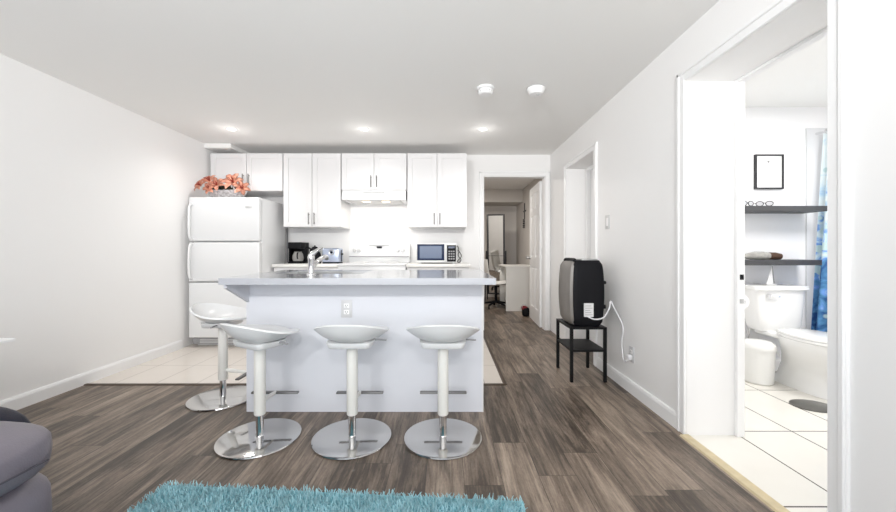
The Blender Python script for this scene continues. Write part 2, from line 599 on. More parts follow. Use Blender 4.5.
# open six panel door to the bedroom (local: hinge on z axis, leaf along +y, thickness along x)
def panel_door(name, loc, rz, wdt=.765, ht=2.015, th=.035):
    d = MB()
    st, mu = .105, .09
    zs = [(.22, .82), (.97, 1.58), (1.67, 1.90)]
    y0, y1 = 0, wdt
    d.box(0, th, y0, y0 + st, 0.008, ht).box(0, th, y1 - st, y1, 0.008, ht)
    d.box(0, th, wdt / 2 - mu / 2, wdt / 2 + mu / 2, .22, 1.90)
    edges = [(0.008, .22), (.82, .97), (1.58, 1.67), (1.90, ht)]
    for a, b in edges:
        d.box(0, th, st, wdt - st, a, b)
    for a, b in zs:
        for u, v in ((st, wdt / 2 - mu / 2), (wdt / 2 + mu / 2, wdt - st)):
            d.box(.010, th - .010, u, v, a, b)
            d.box(.003, th - .003, u + .028, v - .028, a + .028, b - .028, .007, 1)
    o = d.build(name, M['trim'], None, smooth=False)
    o.location = loc
    o.rotation_euler = (0, 0, rz)
    o['kind'] = 'structure'
    for sx in (-1, 1):
        x0 = 0 if sx < 0 else th
        MB().tube([(x0, wdt - .06, .95), (x0 + sx * .012, wdt - .06, .95), (x0 + sx * .03, wdt - .06, .95), (x0 + sx * .045, wdt - .06, .95), (x0 + sx * .066, wdt - .06, .95), (x0 + sx * .072, wdt - .06, .95)],
                  [.028, .026, .011, .024, .027, .012], 18).build('door_knob', M['steel'], o, local=True)
    for z in (.25, 1.05, 1.8):
        MB().cyl((.035, -.006, z - .045), (.035, -.006, z + .045), .007, n=10).build('hinge', M['steel'], o, local=True)
    return o


panel_door('door_1', (1.285, YB + .14, 0), math.radians(-3))

# ---------------------------------------------------------------- ceiling fixtures
def downlight(loc, label, power, group='recessed ceiling downlights'):
    t = thing('recessed_light', label, 'ceiling light', loc, 0, group)
    MB().lathe([(.030, -.001), (.046, -.006), (.056, -.005), (.060, 0), (.030, 0)], n=32).build('trim_ring', M['trim'], t, local=True)
    MB().lathe([(.0, -.0015), (.040, -.0045), (.042, -.0005), (0, -.0005)], n=32).build('bulb', M['lamp'], t, local=True)
    for kind, share in (('SPOT', 1.0), ('POINT', .02)):
        l = bpy.data.lights.new('downlight', kind)
        l.energy = power * share
        l.shadow_soft_size = 0.05
        l.color = (1.0, 0.98, 0.95)
        if kind == 'SPOT':
            l.spot_size = math.radians(150)
            l.spot_blend = 0.9
        lo = bpy.data.objects.new('downlight', l)
        COL.objects.link(lo)
        lo.parent = t
        lo.location = (0, 0, -.03 if kind == 'SPOT' else -.12)
    return t


downlight((-2.25, 3.78, H), 'recessed ceiling downlight nearest the left wall above the refrigerator', DOWN_W)
downlight((-.86, 3.78, H), 'middle recessed ceiling downlight in front of the cabinet over the stove', DOWN_W)
downlight((.39, 3.78, H), 'recessed ceiling downlight on the right, in front of the cabinet above the microwave', DOWN_W)
# unseen spot lights added behind the camera, turned towards the kitchen
for x in (-1.15, .2):
    l = bpy.data.lights.new('added_spot', 'SPOT')
    l.spot_size = math.radians(104)
    l.spot_blend = 1.0
    l.energy = LIVING_W
    l.shadow_soft_size = 0.07
    l.color = (1.0, 0.985, 0.96)
    lo = bpy.data.objects.new('added_spot', l)
    COL.objects.link(lo)
    lo.location = (x, -.85, 1.98)
    lo.rotation_euler = (PI / 2 + .20, 0, 0)

t = thing('smoke_detector', 'white round smoke detector on ceiling, left of the two, with slotted lower ring', 'smoke detector', (.31, 2.82, H))
MB().lathe([(0, 0), (.068, 0), (.068, -.012), (.060, -.018), (0, -.018)]).build('base', M['appl'], t, local=True)
MB().lathe([(0, -.018), (.050, -.018), (.056, -.026), (.056, -.044), (.046, -.054), (0, -.056)]).build('cover', M['trim'], t, local=True)
v = MB()
for k in range(14):
    a = 2 * PI * k / 14
    v.box(-.006, .006, .0555, .058, -.042, -.030, rot=Matrix.Rotation(a, 3, 'Z'))
v.build('vent', M['fob'], t, local=True)
t = thing('smoke_detector', 'white round smoke detector on ceiling, right of the two, with dark mounting rim', 'smoke detector', (.705, 2.82, H))
MB().lathe([(0, 0), (.066, 0), (.066, -.005), (0, -.006)]).build('mounting_ring', M['applgrey'], t, local=True)
MB().lathe([(0, -.006), (.070, -.007), (.072, -.020), (.064, -.028), (.060, -.036), (.048, -.052), (0, -.056)]).build('cover', M['trim'], t, local=True)
MB().lathe([(0, -.0555), (.016, -.0555), (.014, -.060), (0, -.060)], c=(.012, -.01, 0), n=16).build('test_button', M['fob'], t, local=True)


# ---------------------------------------------------------------- upper cabinets
def shaker(x0, x1, z0, z1, y, th=.02, st=.058):
    """shaker door in the xz plane, front face at y"""
    mb = MB()
    b = .0015
    mb.box(x0, x0 + st, y, y + th, z0, z1, b, 1).box(x1 - st, x1, y, y + th, z0, z1, b, 1)
    mb.box(x0 + st, x1 - st, y, y + th, z1 - st, z1, b, 1).box(x0 + st, x1 - st, y, y + th, z0, z0 + st, b, 1)
    mb.box(x0 + st - .002, x1 - st + .002, y + .009, y + th - .002, z0 + st - .002, z1 - st + .002)
    return mb


def bar_handle(x, y, z0, z1):
    mb = MB().cyl((x, y - .030, z0), (x, y - .030, z1), .006, n=12)
    for z in (z0 + .018, z1 - .018):
        mb.cyl((x, y - .030, z), (x, y + .001, z), .0045, n=10)
    return mb


def wall_cabinet(x0, x1, z0, z1, label, y=4.35, hz=(.04, .17)):
    t = thing('wall_cabinet', label, 'kitchen cabinet', ((x0 + x1) / 2, 4.58, z0), 0, 'white upper cabinets')
    MB().box(x0 + .003, x1 - .003, y + .024, YB, z0, z1).build('carcass', M['cab'], t, smooth=False)
    xm = (x0 + x1) / 2
    for a, b, hx in ((x0 + .004, xm - .003, xm - .034), (xm + .003, x1 - .004, xm + .034)):
        d = shaker(a, b, z0 + .002, z1 - .002, y).build('door', M['cab'], t, smooth=False)
        bar_handle(hx, y, z0 + hz[0], z0 + hz[1]).build('handle', M['darksteel'], d)
    return t


ZT = 2.24
wall_cabinet(-2.85, -1.972, 1.785, ZT, 'short white two door wall cabinet above the refrigerator and flowers', hz=(.06, .20))
wall_cabinet(-1.968, -1.270, 1.348, ZT, 'tall white two door wall cabinet above the coffee maker, left of the range hood', hz=(.03, .17))
wall_cabinet(-1.266, -.474, 1.795, ZT, 'short white two door wall cabinet directly above the range hood', hz=(.03, .17))
wall_cabinet(-.470, .254, 1.348, ZT, 'tall white two door wall cabinet above the microwave, right of the range hood', hz=(.03, .17))

# range hood
t = thing('range_hood', 'white slim range hood under the short cabinet over the stove', 'range hood', (-.87, 4.54, 1.66))
MB().prism([(4.335, 1.675), (4.335, 1.71), (4.36, 1.793), (YB - .001, 1.793), (YB - .001, 1.675)], 'x', -1.255, -.485).build('body', M['appl'], t, smooth=False)
MB().box(-1.18, -.56, 4.37, 4.72, 1.667, 1.676).build('filter_panel', M['fob'], t, smooth=False)
for x in (-.98, -.74):
    MB().box(x - .045, x + .045, 4.40, 4.48, 1.662, 1.6675, .003, 1).build('lamp', M['hoodlamp'], t)
MB().box(-1.00, -.74, 4.338, 4.352, 1.762, 1.774, rot=None).build('vent_slot', M['fob'], t, smooth=False)
area('hood_light', (-.87, 4.50, 1.655), (0, 0, 0), .5, .18, HOOD_W, (1.0, .95, .86))

# ---------------------------------------------------------------- base cabinets, worktops, stove
def base_cabinet(x0, x1, label):
    t = thing('base_cabinet', label, 'kitchen cabinet', ((x0 + x1) / 2, 4.5, 0), 0, 'white base cabinets on the kitchen tiles')
    MB().box(x0, x1, 4.26, YB - .04, .10, .867).box(x0, x1, 4.31, YB - .04, 0, .10).build('carcass', M['cab'], t, smooth=False)
    xm = (x0 + x1) / 2
    for a, b, hx in ((x0 + .002, xm - .0015, xm - .04), (xm + .0015, x1 - .002, xm + .04)):
        d = shaker(a, b, .11, .86, 4.238).build('door', M['cab'], t, smooth=False)
        bar_handle(hx, 4.238, .68, .82).build('handle', M['steel'], d)


base_cabinet(-2.03, -1.272, 'white base cabinet under the worktop with the coffee maker')
base_cabinet(-.462, .27, 'white base cabinet under the worktop with the microwave')
o = MB().box(-2.035, -1.268, 4.20, YB - .001, .867, .905, .004).build('worktop', M['lam'])
tag(o, 'white worktop slab left of the stove carrying coffee maker, kettle and toaster', 'worktop')
o = MB().box(-.465, .285, 4.20, YB - .001, .867, .905, .004).build('worktop', M['lam'])
tag(o, 'white worktop slab right of the stove carrying the microwave', 'worktop')

t = thing('stove', 'white electric stove with raised knob panel between the two worktops', 'stove', (-.867, 4.48, 0))
MB().box(-1.262, -.472, 4.20, 4.79, .04, .885, .004).box(-1.24, -.49, 4.24, 4.78, 0, .04).build('body', M['appl'], t)
MB().box(-1.263, -.471, 4.165, 4.72, .886, .912, .008).build('cooktop', M['appl'], t)
MB().prism([(4.69, .912), (4.668, .985), (4.70, 1.150), (4.79, 1.150), (4.79, .912)], 'x', -1.262, -.472).build('backguard', M['appl'], t, smooth=False)
MB().box(-1.255, -.479, 4.660, 4.672, .980, .992).build('shadow_groove', M['applgrey'], t, smooth=False)
for x, y, r in ((-1.08, 4.33, .10), (-.66, 4.33, .08), (-1.08, 4.56, .08), (-.66, 4.56, .10)):
    mb = MB()
    for q in (1, .72, .44):
        pts = [(x + r * q * math.cos(a * PI / 12), y + r * q * math.sin(a * PI / 12), .917) for a in range(25)]
        mb.tube(pts, .006, 6)
    mb.build('burner', M['fob'], t)
for x in (-1.19, -1.13, -.63, -.56):
    k = MB().cyl((x, 4.685, 1.064), (x, 4.655, 1.070), .026, .022, 18).build('knob', M['fob'], t)
    MB().box(x - .004, x + .004, 4.645, 4.660, 1.048, 1.090, .001, 1).build('pointer', M['steel'], k)
MB().box(-.90, -.835, 4.675, 4.690, 1.095, 1.118).build('clock', M['black'], t, smooth=False)
MB().box(-1.00, -.735, 4.683, 4.70, 1.128, 1.133).build('panel_line', M['applgrey'], t, smooth=False)
d = MB().box(-1.25, -.484, 4.165, 4.20, .24, .80, .008).build('oven_door', M['appl'], t)
MB().cyl((-1.20, 4.13, .755), (-.534, 4.13, .755), .012, n=12).cyl((-1.17, 4.13, .755), (-1.17, 4.17, .755), .009, n=10).cyl((-.564, 4.13, .755), (-.564, 4.17, .755), .009, n=10).build('handle', M['appl'], d)
MB().box(-1.10, -.634, 4.160, 4.168, .36, .64, .004, 1).build('window', M['black'], d)
MB().box(-1.25, -.484, 4.172, 4.20, .06, .22, .008).build('drawer', M['appl'], t)

# microwave
t = thing('microwave', 'white microwave with blue-black door window on the right worktop', 'microwave', (-.115, 4.5, .905))
MB().box(-.355, .130, 4.345, 4.68, .918, 1.155, .006).box(-.33, -.30, 4.37, 4.40, .905, .918).box(.08, .11, 4.37, 4.40, .905, .918)\
    .box(-.33, -.30, 4.62, 4.65, .905, .918).box(.08, .11, 4.62, 4.65, .905, .918).build('body', M['appl'], t)
d = MB().box(-.352, -.005, 4.328, 4.345, .920, 1.152, .004).build('door', M['appl'], t)
MB().box(-.347, -.020, 4.324, 4.330, .945, 1.140, .003).build('window', M['window'], d)
MB().box(-.318, -.050, 4.3225, 4.326, .968, 1.118, .002, 1).build('mesh_screen', mat('screen_blue', (.07, .105, .19), .25), d)
p = MB().box(.012, .120, 4.330, 4.346, .930, 1.128, .003).build('control_panel', M['black'], t)
MB().box(.028, .104, 4.327, 4.332, 1.090, 1.115).build('display', M['window'], p, smooth=False)
mb = MB()
for i in range(4):
    for j in range(3):
        mb.box(.030 + j * .027, .050 + j * .027, 4.327, 4.332, .955 + i * .030, .972 + i * .030)
mb.build('keypad', M['applgrey'], p, smooth=False)
cp = smooth_path([(.130, 4.60, 1.10), (.150, 4.60, 1.12), (.165, 4.62, 1.05), (.155, 4.58, 1.0), (.190, 4.58, .95), (.170, 4.60, .912), (.145, 4.62, .925), (.20, 4.66, .99), (.165, 4.72, 1.06), (.16, 4.795, 1.06)])
MB().tube(cp, .0045, 8).build('power_cord', M['black'], t)

# coffee maker
t = thing('coffee_maker', 'black drip coffee maker with glass jug on the left worktop', 'coffee maker', (-1.83, 4.5, .905))
MB().box(-1.925, -1.755, 4.38, 4.62, .905, .93, .006).box(-1.925, -1.755, 4.53, 4.62, .93, 1.165, .008).box(-1.925, -1.755, 4.38, 4.535, 1.085, 1.165, .008).box(-1.925, -1.913, 4.40, 4.54, .92, 1.10).build('body', M['black'], t)
MB().lathe([(0, 0), (.060, 0), (.068, .03), (.066, .07), (.045, .105), (.048, .115), (0, .115)], c=(-1.83, 4.455, .935), n=24).build('jug', M['glassjug'], t)
MB().tube(smooth_path([(-1.805, 4.392, 1.035), (-1.80, 4.36, 1.03), (-1.80, 4.355, .985), (-1.81, 4.392, .965)]), .008, 8).build('jug_handle', M['black'], t)
MB().box(-1.89, -1.77, 4.377, 4.382, 1.10, 1.15).build('badge_strip', M['black'], t, smooth=False)

# kettle
t = thing('kettle', 'small black kettle between the coffee maker and the toaster', 'kettle', (-1.62, 4.42, .905))
MB().lathe([(0, 0), (.072, 0), (.076, .02), (.072, .10), (.058, .165), (.048, .185), (0, .19)], c=(-1.61, 4.42, .905), n=24).build('body', M['black'], t)
MB().lathe([(0, .18), (.038, .181), (.03, .198), (.010, .202), (.010, .215), (0, .217)], c=(-1.61, 4.42, .910), n=20).build('lid', M['black'], t)
MB().tube(smooth_path([(-1.655, 4.40, 1.085), (-1.70, 4.38, 1.10), (-1.725, 4.37, 1.03), (-1.705, 4.38, .95), (-1.675, 4.40, .94)]), .009, 8).build('handle', M['black'], t)
MB().tube([(-1.57, 4.42, 1.03), (-1.545, 4.42, 1.065), (-1.535, 4.42, 1.08)], [.02, .013, .011], 10).build('spout', M['steel'], t)

# toaster
t = thing('toaster', 'blue-grey steel toaster with round dial standing beside the stove', 'toaster', (-1.42, 4.45, .905))
MB().box(-1.505, -1.290, 4.36, 4.52, .918, 1.092, .022, 4).build('body', M['toaster'], t)
MB().box(-1.50, -1.295, 4.365, 4.515, .905, .922, .004).build('base', M['black'], t)
mb = MB()
mb.box(-1.49, -1.34, 4.395, 4.415, 1.0925, 1.0935).box(-1.49, -1.34, 4.455, 4.475, 1.0925, 1.0935)
mb.build('slot', M['black'], t, smooth=False)
pts = [(-1.385 + .028 * math.cos(a * PI / 12), 4.356, 1.042 + .028 * math.sin(a * PI / 12)) for a in range(25)]
MB().tube(pts, .007, 8).build('dial', M['steel'], t)
MB().cyl((-1.385, 4.362, 1.042), (-1.385, 4.350, 1.042), .015, n=16).build('dial_knob', M['black'], t)
MB().box(-1.292, -1.268, 4.42, 4.45, 1.01, 1.03, .004).box(-1.292, -1.284, 4.428, 4.442, .93, 1.07).build('lever', M['black'], t)

# ---------------------------------------------------------------- refrigerator
t = thing('refrigerator', 'white top freezer refrigerator against the left wall', 'refrigerator', (-2.44, 4.3, 0))
MB().box(-2.822, -2.052, 4.02, 4.60, .035, 1.648, .006).box(-2.79, -2.08, 4.05, 4.57, 0, .035).build('body', M['appl'], t)
for nm, z0, z1 in (('freezer_door', 1.168, 1.650), ('door', .724, 1.155), ('drawer', .105, .712)):
    d = MB().box(-2.825, -2.050, 3.95, 4.014, z0, z1, .014, 4).build(nm, M['appl'], t)
    if nm != 'drawer':
        a, b = (z0 + .02, z1 - .08) if nm == 'freezer_door' else (z0 + .03, z1 - .02)
        pts = smooth_path([(-2.785, 3.952, b), (-2.790, 3.915, b - .03), (-2.790, 3.905, (a + b) / 2), (-2.790, 3.915, a + .03), (-2.785, 3.952, a)])
        MB().tube(pts, .013, 10).build('handle', M['appl'], d)
    if nm == 'freezer_door':
        pts = []
        MB().lathe([(0, 0), (.040, 0), (.036, .002), (0, .003)], n=24).bm.free()
        bd = MB()
        bd.rings([[Vector((-2.165 + .042 * math.cos(2 * PI * k / 24) * q, y, 1.545 + .012 * math.sin(2 * PI * k / 24) * q)) for k in range(24)] for y, q in ((3.951, 1), (3.947, 1), (3.946, .8))])
        bd.build('badge', M['fob'], d)
MB().box(-2.80, -2.07, 3.985, 4.02, .030, .095).build('grille', M['applgrey'], t, smooth=False)
mb = MB()
for k in range(3):
    mb.box(-2.72, -2.09, 3.978, 3.988, .042 + k * .016, .050 + k * .016)
mb.build('grille_slat', M['fob'], t, smooth=False)

# ---------------------------------------------------------------- flowers on the refrigerator
t = thing('flower_arrangement', 'coral pink lilies in a mottled grey and white oval bowl on top of refrigerator', 'flowers', (-2.49, 4.14, 1.65))
C0 = Vector((-2.52, 4.14, 1.65))
b = MB()
n = 40
rings = []
for z, rx, ry in ((0.0, .14, .07), (.03, .19, .085), (.07, .22, .10), (.105, .235, .11), (.105, .222, .10), (.06, .19, .08), (.03, .15, .06)):
    rings.append([C0 + Vector((rx * math.cos(2 * PI * k / n), ry * math.sin(2 * PI * k / n), z + (.012 * math.cos(2 * PI * k / n * 2) if z > .09 else 0))) for k in range(n)])
b.rings(rings)
b.build('bowl', M['bowl'], t)


def lily(c, d, size):
    c = Vector(c)
    d = Vector(d).normalized()
    u = d.orthogonal().normalized()
    v = d.cross(u)
    mb = MB()
    a0 = random.random()
    for k in range(6):
        a = a0 + 2 * PI * k / 6
        rad = u * math.cos(a) + v * math.sin(a)
        tan = d.cross(rad)
        prof = [(.0, .06, 0), (.25, .20, .20), (.55, .30, .40), (.85, .22, .42), (1.08, .04, .28)]
        lay = .02 if k % 2 else 0
        rows = []
        for r, wd, h in prof:
            p = c + rad * (r * size) + d * ((h + lay) * size)
            rows.append([p - tan * wd * size + d * .06 * size, p, p + tan * wd * size + d * .06 * size])
        V = [[mb.bm.verts.new(q) for q in row] for row in rows]
        for i in range(len(V) - 1):
            for j in range(2):
                mb.bm.faces.new((V[i][j], V[i][j + 1], V[i + 1][j + 1], V[i + 1][j]))
    bmesh.ops.solidify(mb.bm, geom=list(mb.bm.faces), thickness=.003)
    f = mb.build('flower', M['coral'], t, angle=80)
    s = MB()
    for k in range(5):
        a = 2 * PI * k / 5
        e = c + d * size * .75 + (u * math.cos(a) + v * math.sin(a)) * size * .22
        s.tube([c + d * size * .08, e], [.002, .004], 6)
    s.build('stamen', M['stamen'], f)


for c, d, s in [((-2.665, 4.02, 1.795), (-.5, -1, .55), .062), ((-2.60, 4.05, 1.845), (-.1, -.8, .8), .068), ((-2.655, 4.10, 1.86), (-.4, -.3, 1), .058),
                ((-2.52, 4.02, 1.80), (.1, -1, .5), .066), ((-2.46, 4.10, 1.84), (.1, -.5, 1), .06), ((-2.385, 4.06, 1.835), (.1, -1, .6), .085),
                ((-2.29, 4.03, 1.765), (.5, -1, .35), .066), ((-2.57, 4.00, 1.765), (-.1, -1, .2), .055)]:
    c = (C0.x + (c[0] - C0.x) * 1.18 - .035, c[1], c[2] - .012)
    lily(c, d, s * 1.3)
mb = MB()
for k in range(34):
    a = random.uniform(0, 2 * PI)
    p0 = C0 + Vector((random.uniform(-.16, .17), random.uniform(-.05, .04), .09))
    p1 = p0 + Vector((.07 * math.cos(a), .04 * math.sin(a) - .02, random.uniform(.02, .085)))
    d = (p1 - p0)
    sd = d.cross(Vector((0, -1, .3))).normalized() * .013
    m_ = (p0 + p1) / 2 + Vector((0, 0, .012))
    vs = [mb.bm.verts.new(q) for q in (p0, m_ - sd, p1, m_ + sd)]
    mb.bm.faces.new(vs)
for c in ((-2.665, 4.02, 1.795), (-2.60, 4.05, 1.845), (-2.655, 4.10, 1.86), (-2.52, 4.02, 1.80), (-2.46, 4.10, 1.84), (-2.385, 4.06, 1.835), (-2.29, 4.03, 1.765), (-2.57, 4.00, 1.765)):
    mb.tube([Vector(c), C0 + Vector((.5 * (c[0] + 2.49), -.02, .06))], .004, 6)
mb.build('foliage', M['leaf'], t)

# ---------------------------------------------------------------- island
IX0, IX1, IY0, IY1 = -1.319, .244, 2.38, 2.95
t = thing('kitchen_island', 'pale blue-white panelled kitchen island base behind the stools', 'kitchen island', (-.54, 2.66, 0))
MB().box(IX0, IX1, IY0, IY1, 0, .62).box(IX0, IX1, IY0, IY0 + .04, .62, .867).box(IX0, IX1, IY1 - .02, IY1, .62, .867)\
    .box(IX0, IX0 + .03, IY0 + .04, IY1 - .02, .62, .867).box(IX1 - .03, IX1, IY0 + .04, IY1 - .02, .62, .867).build('body', M['island'], t, smooth=False)
MB().prism([(2.135, .867), (2.135, .845), (IY0, .725), (IY0, .867)], 'x', IX0, IX0 + .019).build('corbel', M['island'], t, smooth=False)
MB().box(IX1 - .008, IX1 + .003, IY0 - .004, IY0 + .004, 0, .866).build('corner_edge', M['cab'], t, smooth=False)

SX0, SX1, SY0, SY1 = -1.20, -.585, 2.50, 2.92
WX0, WX1, WY0, WY1 = -1.328, .292, 2.10, 3.0
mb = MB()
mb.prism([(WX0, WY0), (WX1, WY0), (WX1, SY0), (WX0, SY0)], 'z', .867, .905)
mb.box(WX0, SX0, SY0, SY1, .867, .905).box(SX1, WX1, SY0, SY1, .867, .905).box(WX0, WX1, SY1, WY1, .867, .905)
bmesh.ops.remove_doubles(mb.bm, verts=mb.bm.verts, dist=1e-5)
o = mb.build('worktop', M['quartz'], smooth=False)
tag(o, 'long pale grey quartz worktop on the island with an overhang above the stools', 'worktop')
t = thing('sink', 'stainless steel undermount sink set into the island worktop', 'sink', ((SX0 + SX1) / 2, (SY0 + SY1) / 2, .69))
mb = MB()
mb.box(SX0, SX1, SY0, SY0 + .004, .69, .897).box(SX0, SX1, SY1 - .004, SY1, .69, .897).box(SX0, SX0 + .004, SY0, SY1, .69, .897).box(SX1 - .004, SX1, SY0, SY1, .69, .897).box(SX0, SX1, SY0, SY1, .686, .69)
mb.build('basin', M['steel'], t, smooth=False)
MB().lathe([(0, 0), (.04, 0), (.04, .003), (.03, .004), (0, .002)], c=((SX0 + SX1) / 2, (SY0 + SY1) / 2, .690), n=24).build('drain', M['chrome'], t)

t = thing('faucet', 'chrome single lever faucet rising from the island worktop', 'faucet', (-.906, 2.42, .905))
MB().lathe([(0, 0), (.030, 0), (.030, .006), (.023, .012), (.021, .10), (.024, .115), (.022, .125), (0, .128)], c=(-.906, 2.42, .905), n=24).build('body', M['chrome'], t)
MB().tube(smooth_path([(-.900, 2.43, .955), (-.893, 2.48, .985), (-.884, 2.56, 1.012), (-.878, 2.63, 1.022), (-.877, 2.65, 1.005)]), .015, 14).build('spout', M['chrome'], t)
MB().tube([(-.920, 2.42, 1.028), (-.900, 2.43, 1.045), (-.874, 2.47, 1.075), (-.856, 2.49, 1.088)], [.014, .019, .011, .008], 12).build('lever', M['chrome'], t)


def outlet(name_label, loc, rz, w_=.072, h_=.115, plug=False):
    """duplex outlet; local: faces -y"""
    t = thing('electrical_outlet', name_label, 'outlet', loc, rz)
    MB().box(-w_ / 2, w_ / 2, -.006, 0, -h_ / 2, h_ / 2, .002).build('faceplate', M['plate'], t, local=True)
    for z in (-.021, .021):
        s = MB().box(-.017, .017, -.0085, -.005, z - .014, z + .014, .003).build('socket', M['trim'], t, local=True)
        MB().box(-.008, -.005, -.0092, -.008, z - .003, z + .007).box(.005, .008, -.0092, -.008, z - .003, z + .007).box(-.002, .002, -.0092, -.008, z - .010, z - .006).build('slot', M['black'], s, local=True, smooth=False)
    return t


outlet('white double outlet on the front panel of the island behind the middle stools', (-.656, IY0, .682), 0)
outlet('white double outlet low on the right wall with a white plug in it', (XR, 2.69, .29), -PI / 2)
t = thing('light_switch', 'white rocker light switch on the right wall beside the side doorway', 'light switch', (XR, 3.09, 1.31), -PI / 2)
MB().box(-.040, .040, -.006, 0, -.06, .06, .002).build('faceplate', M['fob'], t, local=True)
MB().box(-.017, .017, -.010, -.005, -.034, .034, .002).build('rocker', M['trim'], t, local=True)


# ---------------------------------------------------------------- bar stools
def stool_seat():
    mb = MB()
    na, nr = 56, 14
    def P(a, r):
        # a = 0 is the front (+y); pi is the back (-y)
        q = (1 - math.cos(a)) / 2
        side = abs(math.sin(a))
        R = .192 + .018 * side ** 2
        rim = .032 + .088 * q ** .55 - .022 * side ** 3
        z = rim * r ** 3.4
        # front lip turns down a little
        if r > .8:
            z -= (1 - q) * .022 * ((r - .8) / .2) ** 2
        y = R * r * math.cos(a) * (1.0 if math.cos(a) < 0 else 1.08)
        x = R * r * math.sin(a)
        return Vector((x, y, z))
    c = mb.bm.verts.new((0, 0, 0))
    rows = []
    for i in range(1, nr + 1):
        rows.append([mb.bm.verts.new(P(2 * PI * k / na, i / nr)) for k in range(na)])
    for k in range(na):
        mb.bm.faces.new((c, rows[0][k], rows[0][(k + 1) % na]))
    for a, b in zip(rows, rows[1:]):
        for k in range(na):
            j = (k + 1) % na
            mb.bm.faces.new((a[k], b[k], b[j], a[j]))
    bmesh.ops.recalc_face_normals(mb.bm, faces=mb.bm.faces)
    bmesh.ops.solidify(mb.bm, geom=list(mb.bm.faces), thickness=.012)
    return mb


def make_stool(label, loc, rz, seat_rz):
    t = thing('bar_stool', label, 'bar stool', loc, rz, 'white bar stools at the island')
    MB().lathe([(0, 0), (.218, 0), (.222, .004), (.220, .010), (.211, .013), (.06, .0155), (.03, .017), (0, .017)], n=64).build('base', M['basechrome'], t, local=True)
    MB().lathe([(0, .015), (.024, .016), (.021, .022), (.021, .17), (0, .17)], n=24).build('gas_lift', M['chrome'], t, local=True)
    MB().lathe([(0, .135), (.028, .135), (.031, .14), (.031, .53), (0, .532)], n=24).build('post', M['stoolpost'], t, local=True)
    f = MB().tube([(0, .02, .205), (0, .10, .195), (0, .185, .185)], [.015, .012, .011], 10).build('footrest', M['stoolpost'], t, local=True)
    MB().box(-.145, .145, .170, .200, .180, .192, .004).build('footrest_bar', M['darksteel'], f, local=True)
    s = stool_seat()
    R = Matrix.Rotation(seat_rz, 4, 'Z')
    bmesh.ops.transform(s.bm, matrix=Matrix.Translation((0, 0, .556)) @ R, verts=s.bm.verts)
    so = s.build('seat', M['seat'], t, local=True, angle=60)
    mb = MB().loft([(.528, 0, 0, .112, .085, 7), (.532, 0, 0, .118, .09, 7), (.552, 0, 0, .126, .097, 6), (.562, 0, 0, .130, .10, 5)], 32)
    bmesh.ops.transform(mb.bm, matrix=R, verts=mb.bm.verts)
    mb.build('mounting_plate', M['seat'], t, local=True)
    mb = MB().tube([(.05, .03, .545), (.14, .035, .552), (.19, .036, .549)], [.005, .005, .006], 8)
    bmesh.ops.transform(mb.bm, matrix=R, verts=mb.bm.verts)
    mb.build('lever', M['applgrey'], t, local=True)
    return t


make_stool('white bar stool in front row, seat swivelled to the right, leftmost of three', (-1.06, 2.05, 0), 0, -math.radians(28))
make_stool('white bar stool in the middle of the front row, below the island outlet', (-.534, 2.05, 0), 0, 0)
make_stool('white bar stool at the right end of the front row, farthest right', (-.017, 2.05, 0), 0, 0)
make_stool('white bar stool standing sideways at the left end of the island, nearest the refrigerator', (-1.61, 2.60, 0), -PI / 2, 0)

# ---------------------------------------------------------------- dehumidifier on its table
t = thing('side_table', 'small black two tier metal table under the black appliance by the right wall', 'side table', (1.16, 3.09, 0))
TX0, TX1, TY0, TY1 = 1.005, 1.300, 2.905, 3.285
for x, y in ((TX0, TY0), (TX1 - .024, TY0), (TX0, TY1 - .024), (TX1 - .024, TY1 - .024)):
    MB().box(x, x + .024, y, y + .024, 0, .44, .002, 1).build('leg', M['blackmetal'], t)
MB().box(TX0, TX1, TY0, TY1, .428, .446, .002, 1).build('tabletop', M['blackmetal'], t)
MB().box(TX0 + .004, TX1 - .004, TY0 + .004, TY1 - .004, .245, .262, .002, 1).build('shelf', M['blackmetal'], t)

t = thing('dehumidifier', 'black barrel shaped dehumidifier with silver side panel on black table', 'dehumidifier', (1.155, 3.075, .446))


def barrel(x0, x1, y0, y1, z0, z1, bulge, e, n=40, rows=16):
    secs = []
    for i in range(rows + 1):
        u = i / rows
        k = 1 - (2 * u - 1) ** 2
        edge = 0
        if i in (0, rows):
            edge = -.018
        elif i in (1, rows - 1):
            edge = -.002
        hx = (x1 - x0) / 2 + bulge * k + edge
        hy = (y1 - y0) / 2 + bulge * .5 * k + edge
        secs.append((z0 + (z1 - z0) * u, (x0 + x1) / 2, (y0 + y1) / 2, hx, hy, e))
    return MB().loft(secs, n)


barrel(1.040, 1.280, 2.925, 3.225, .446, .985, .018, 9).build('body', M['black'], t)
# silver skin on the side facing left
mb = MB()
rows = []
for i in range(15):
    u = i / 14
    k = 1 - (2 * u - 1) ** 2
    z = .46 + .515 * u
    inset = .018 if i in (0, 14) else 0
    xs = 1.040 - .022 - .018 * k + inset * .7
    hy = .135 + .009 * k - inset
    ring = [Vector((xs + .045, 3.075 - hy - .004, z)), Vector((xs + .008, 3.075 - hy, z)), Vector((xs, 3.075 - hy + .02, z)), Vector((xs - .003, 3.075, z)), Vector((xs, 3.075 + hy - .02, z)), Vector((xs + .008, 3.075 + hy, z)), Vector((xs + .045, 3.075 + hy + .004, z))]
    rows.append(ring)
mb.rings(rows)
mb.build('side_panel', M['gold'], t, angle=30)
MB().box(1.12, 1.25, 2.96, 3.19, .981, .995, .005).build('top_grille', M['steel'], t)
MB().tube(smooth_path([(1.05, 2.96, .975), (1.06, 2.965, .990), (1.07, 3.07, .992), (1.06, 3.18, .990), (1.05, 3.185, .975)]), .012, 8).build('handle', M['black'], t)
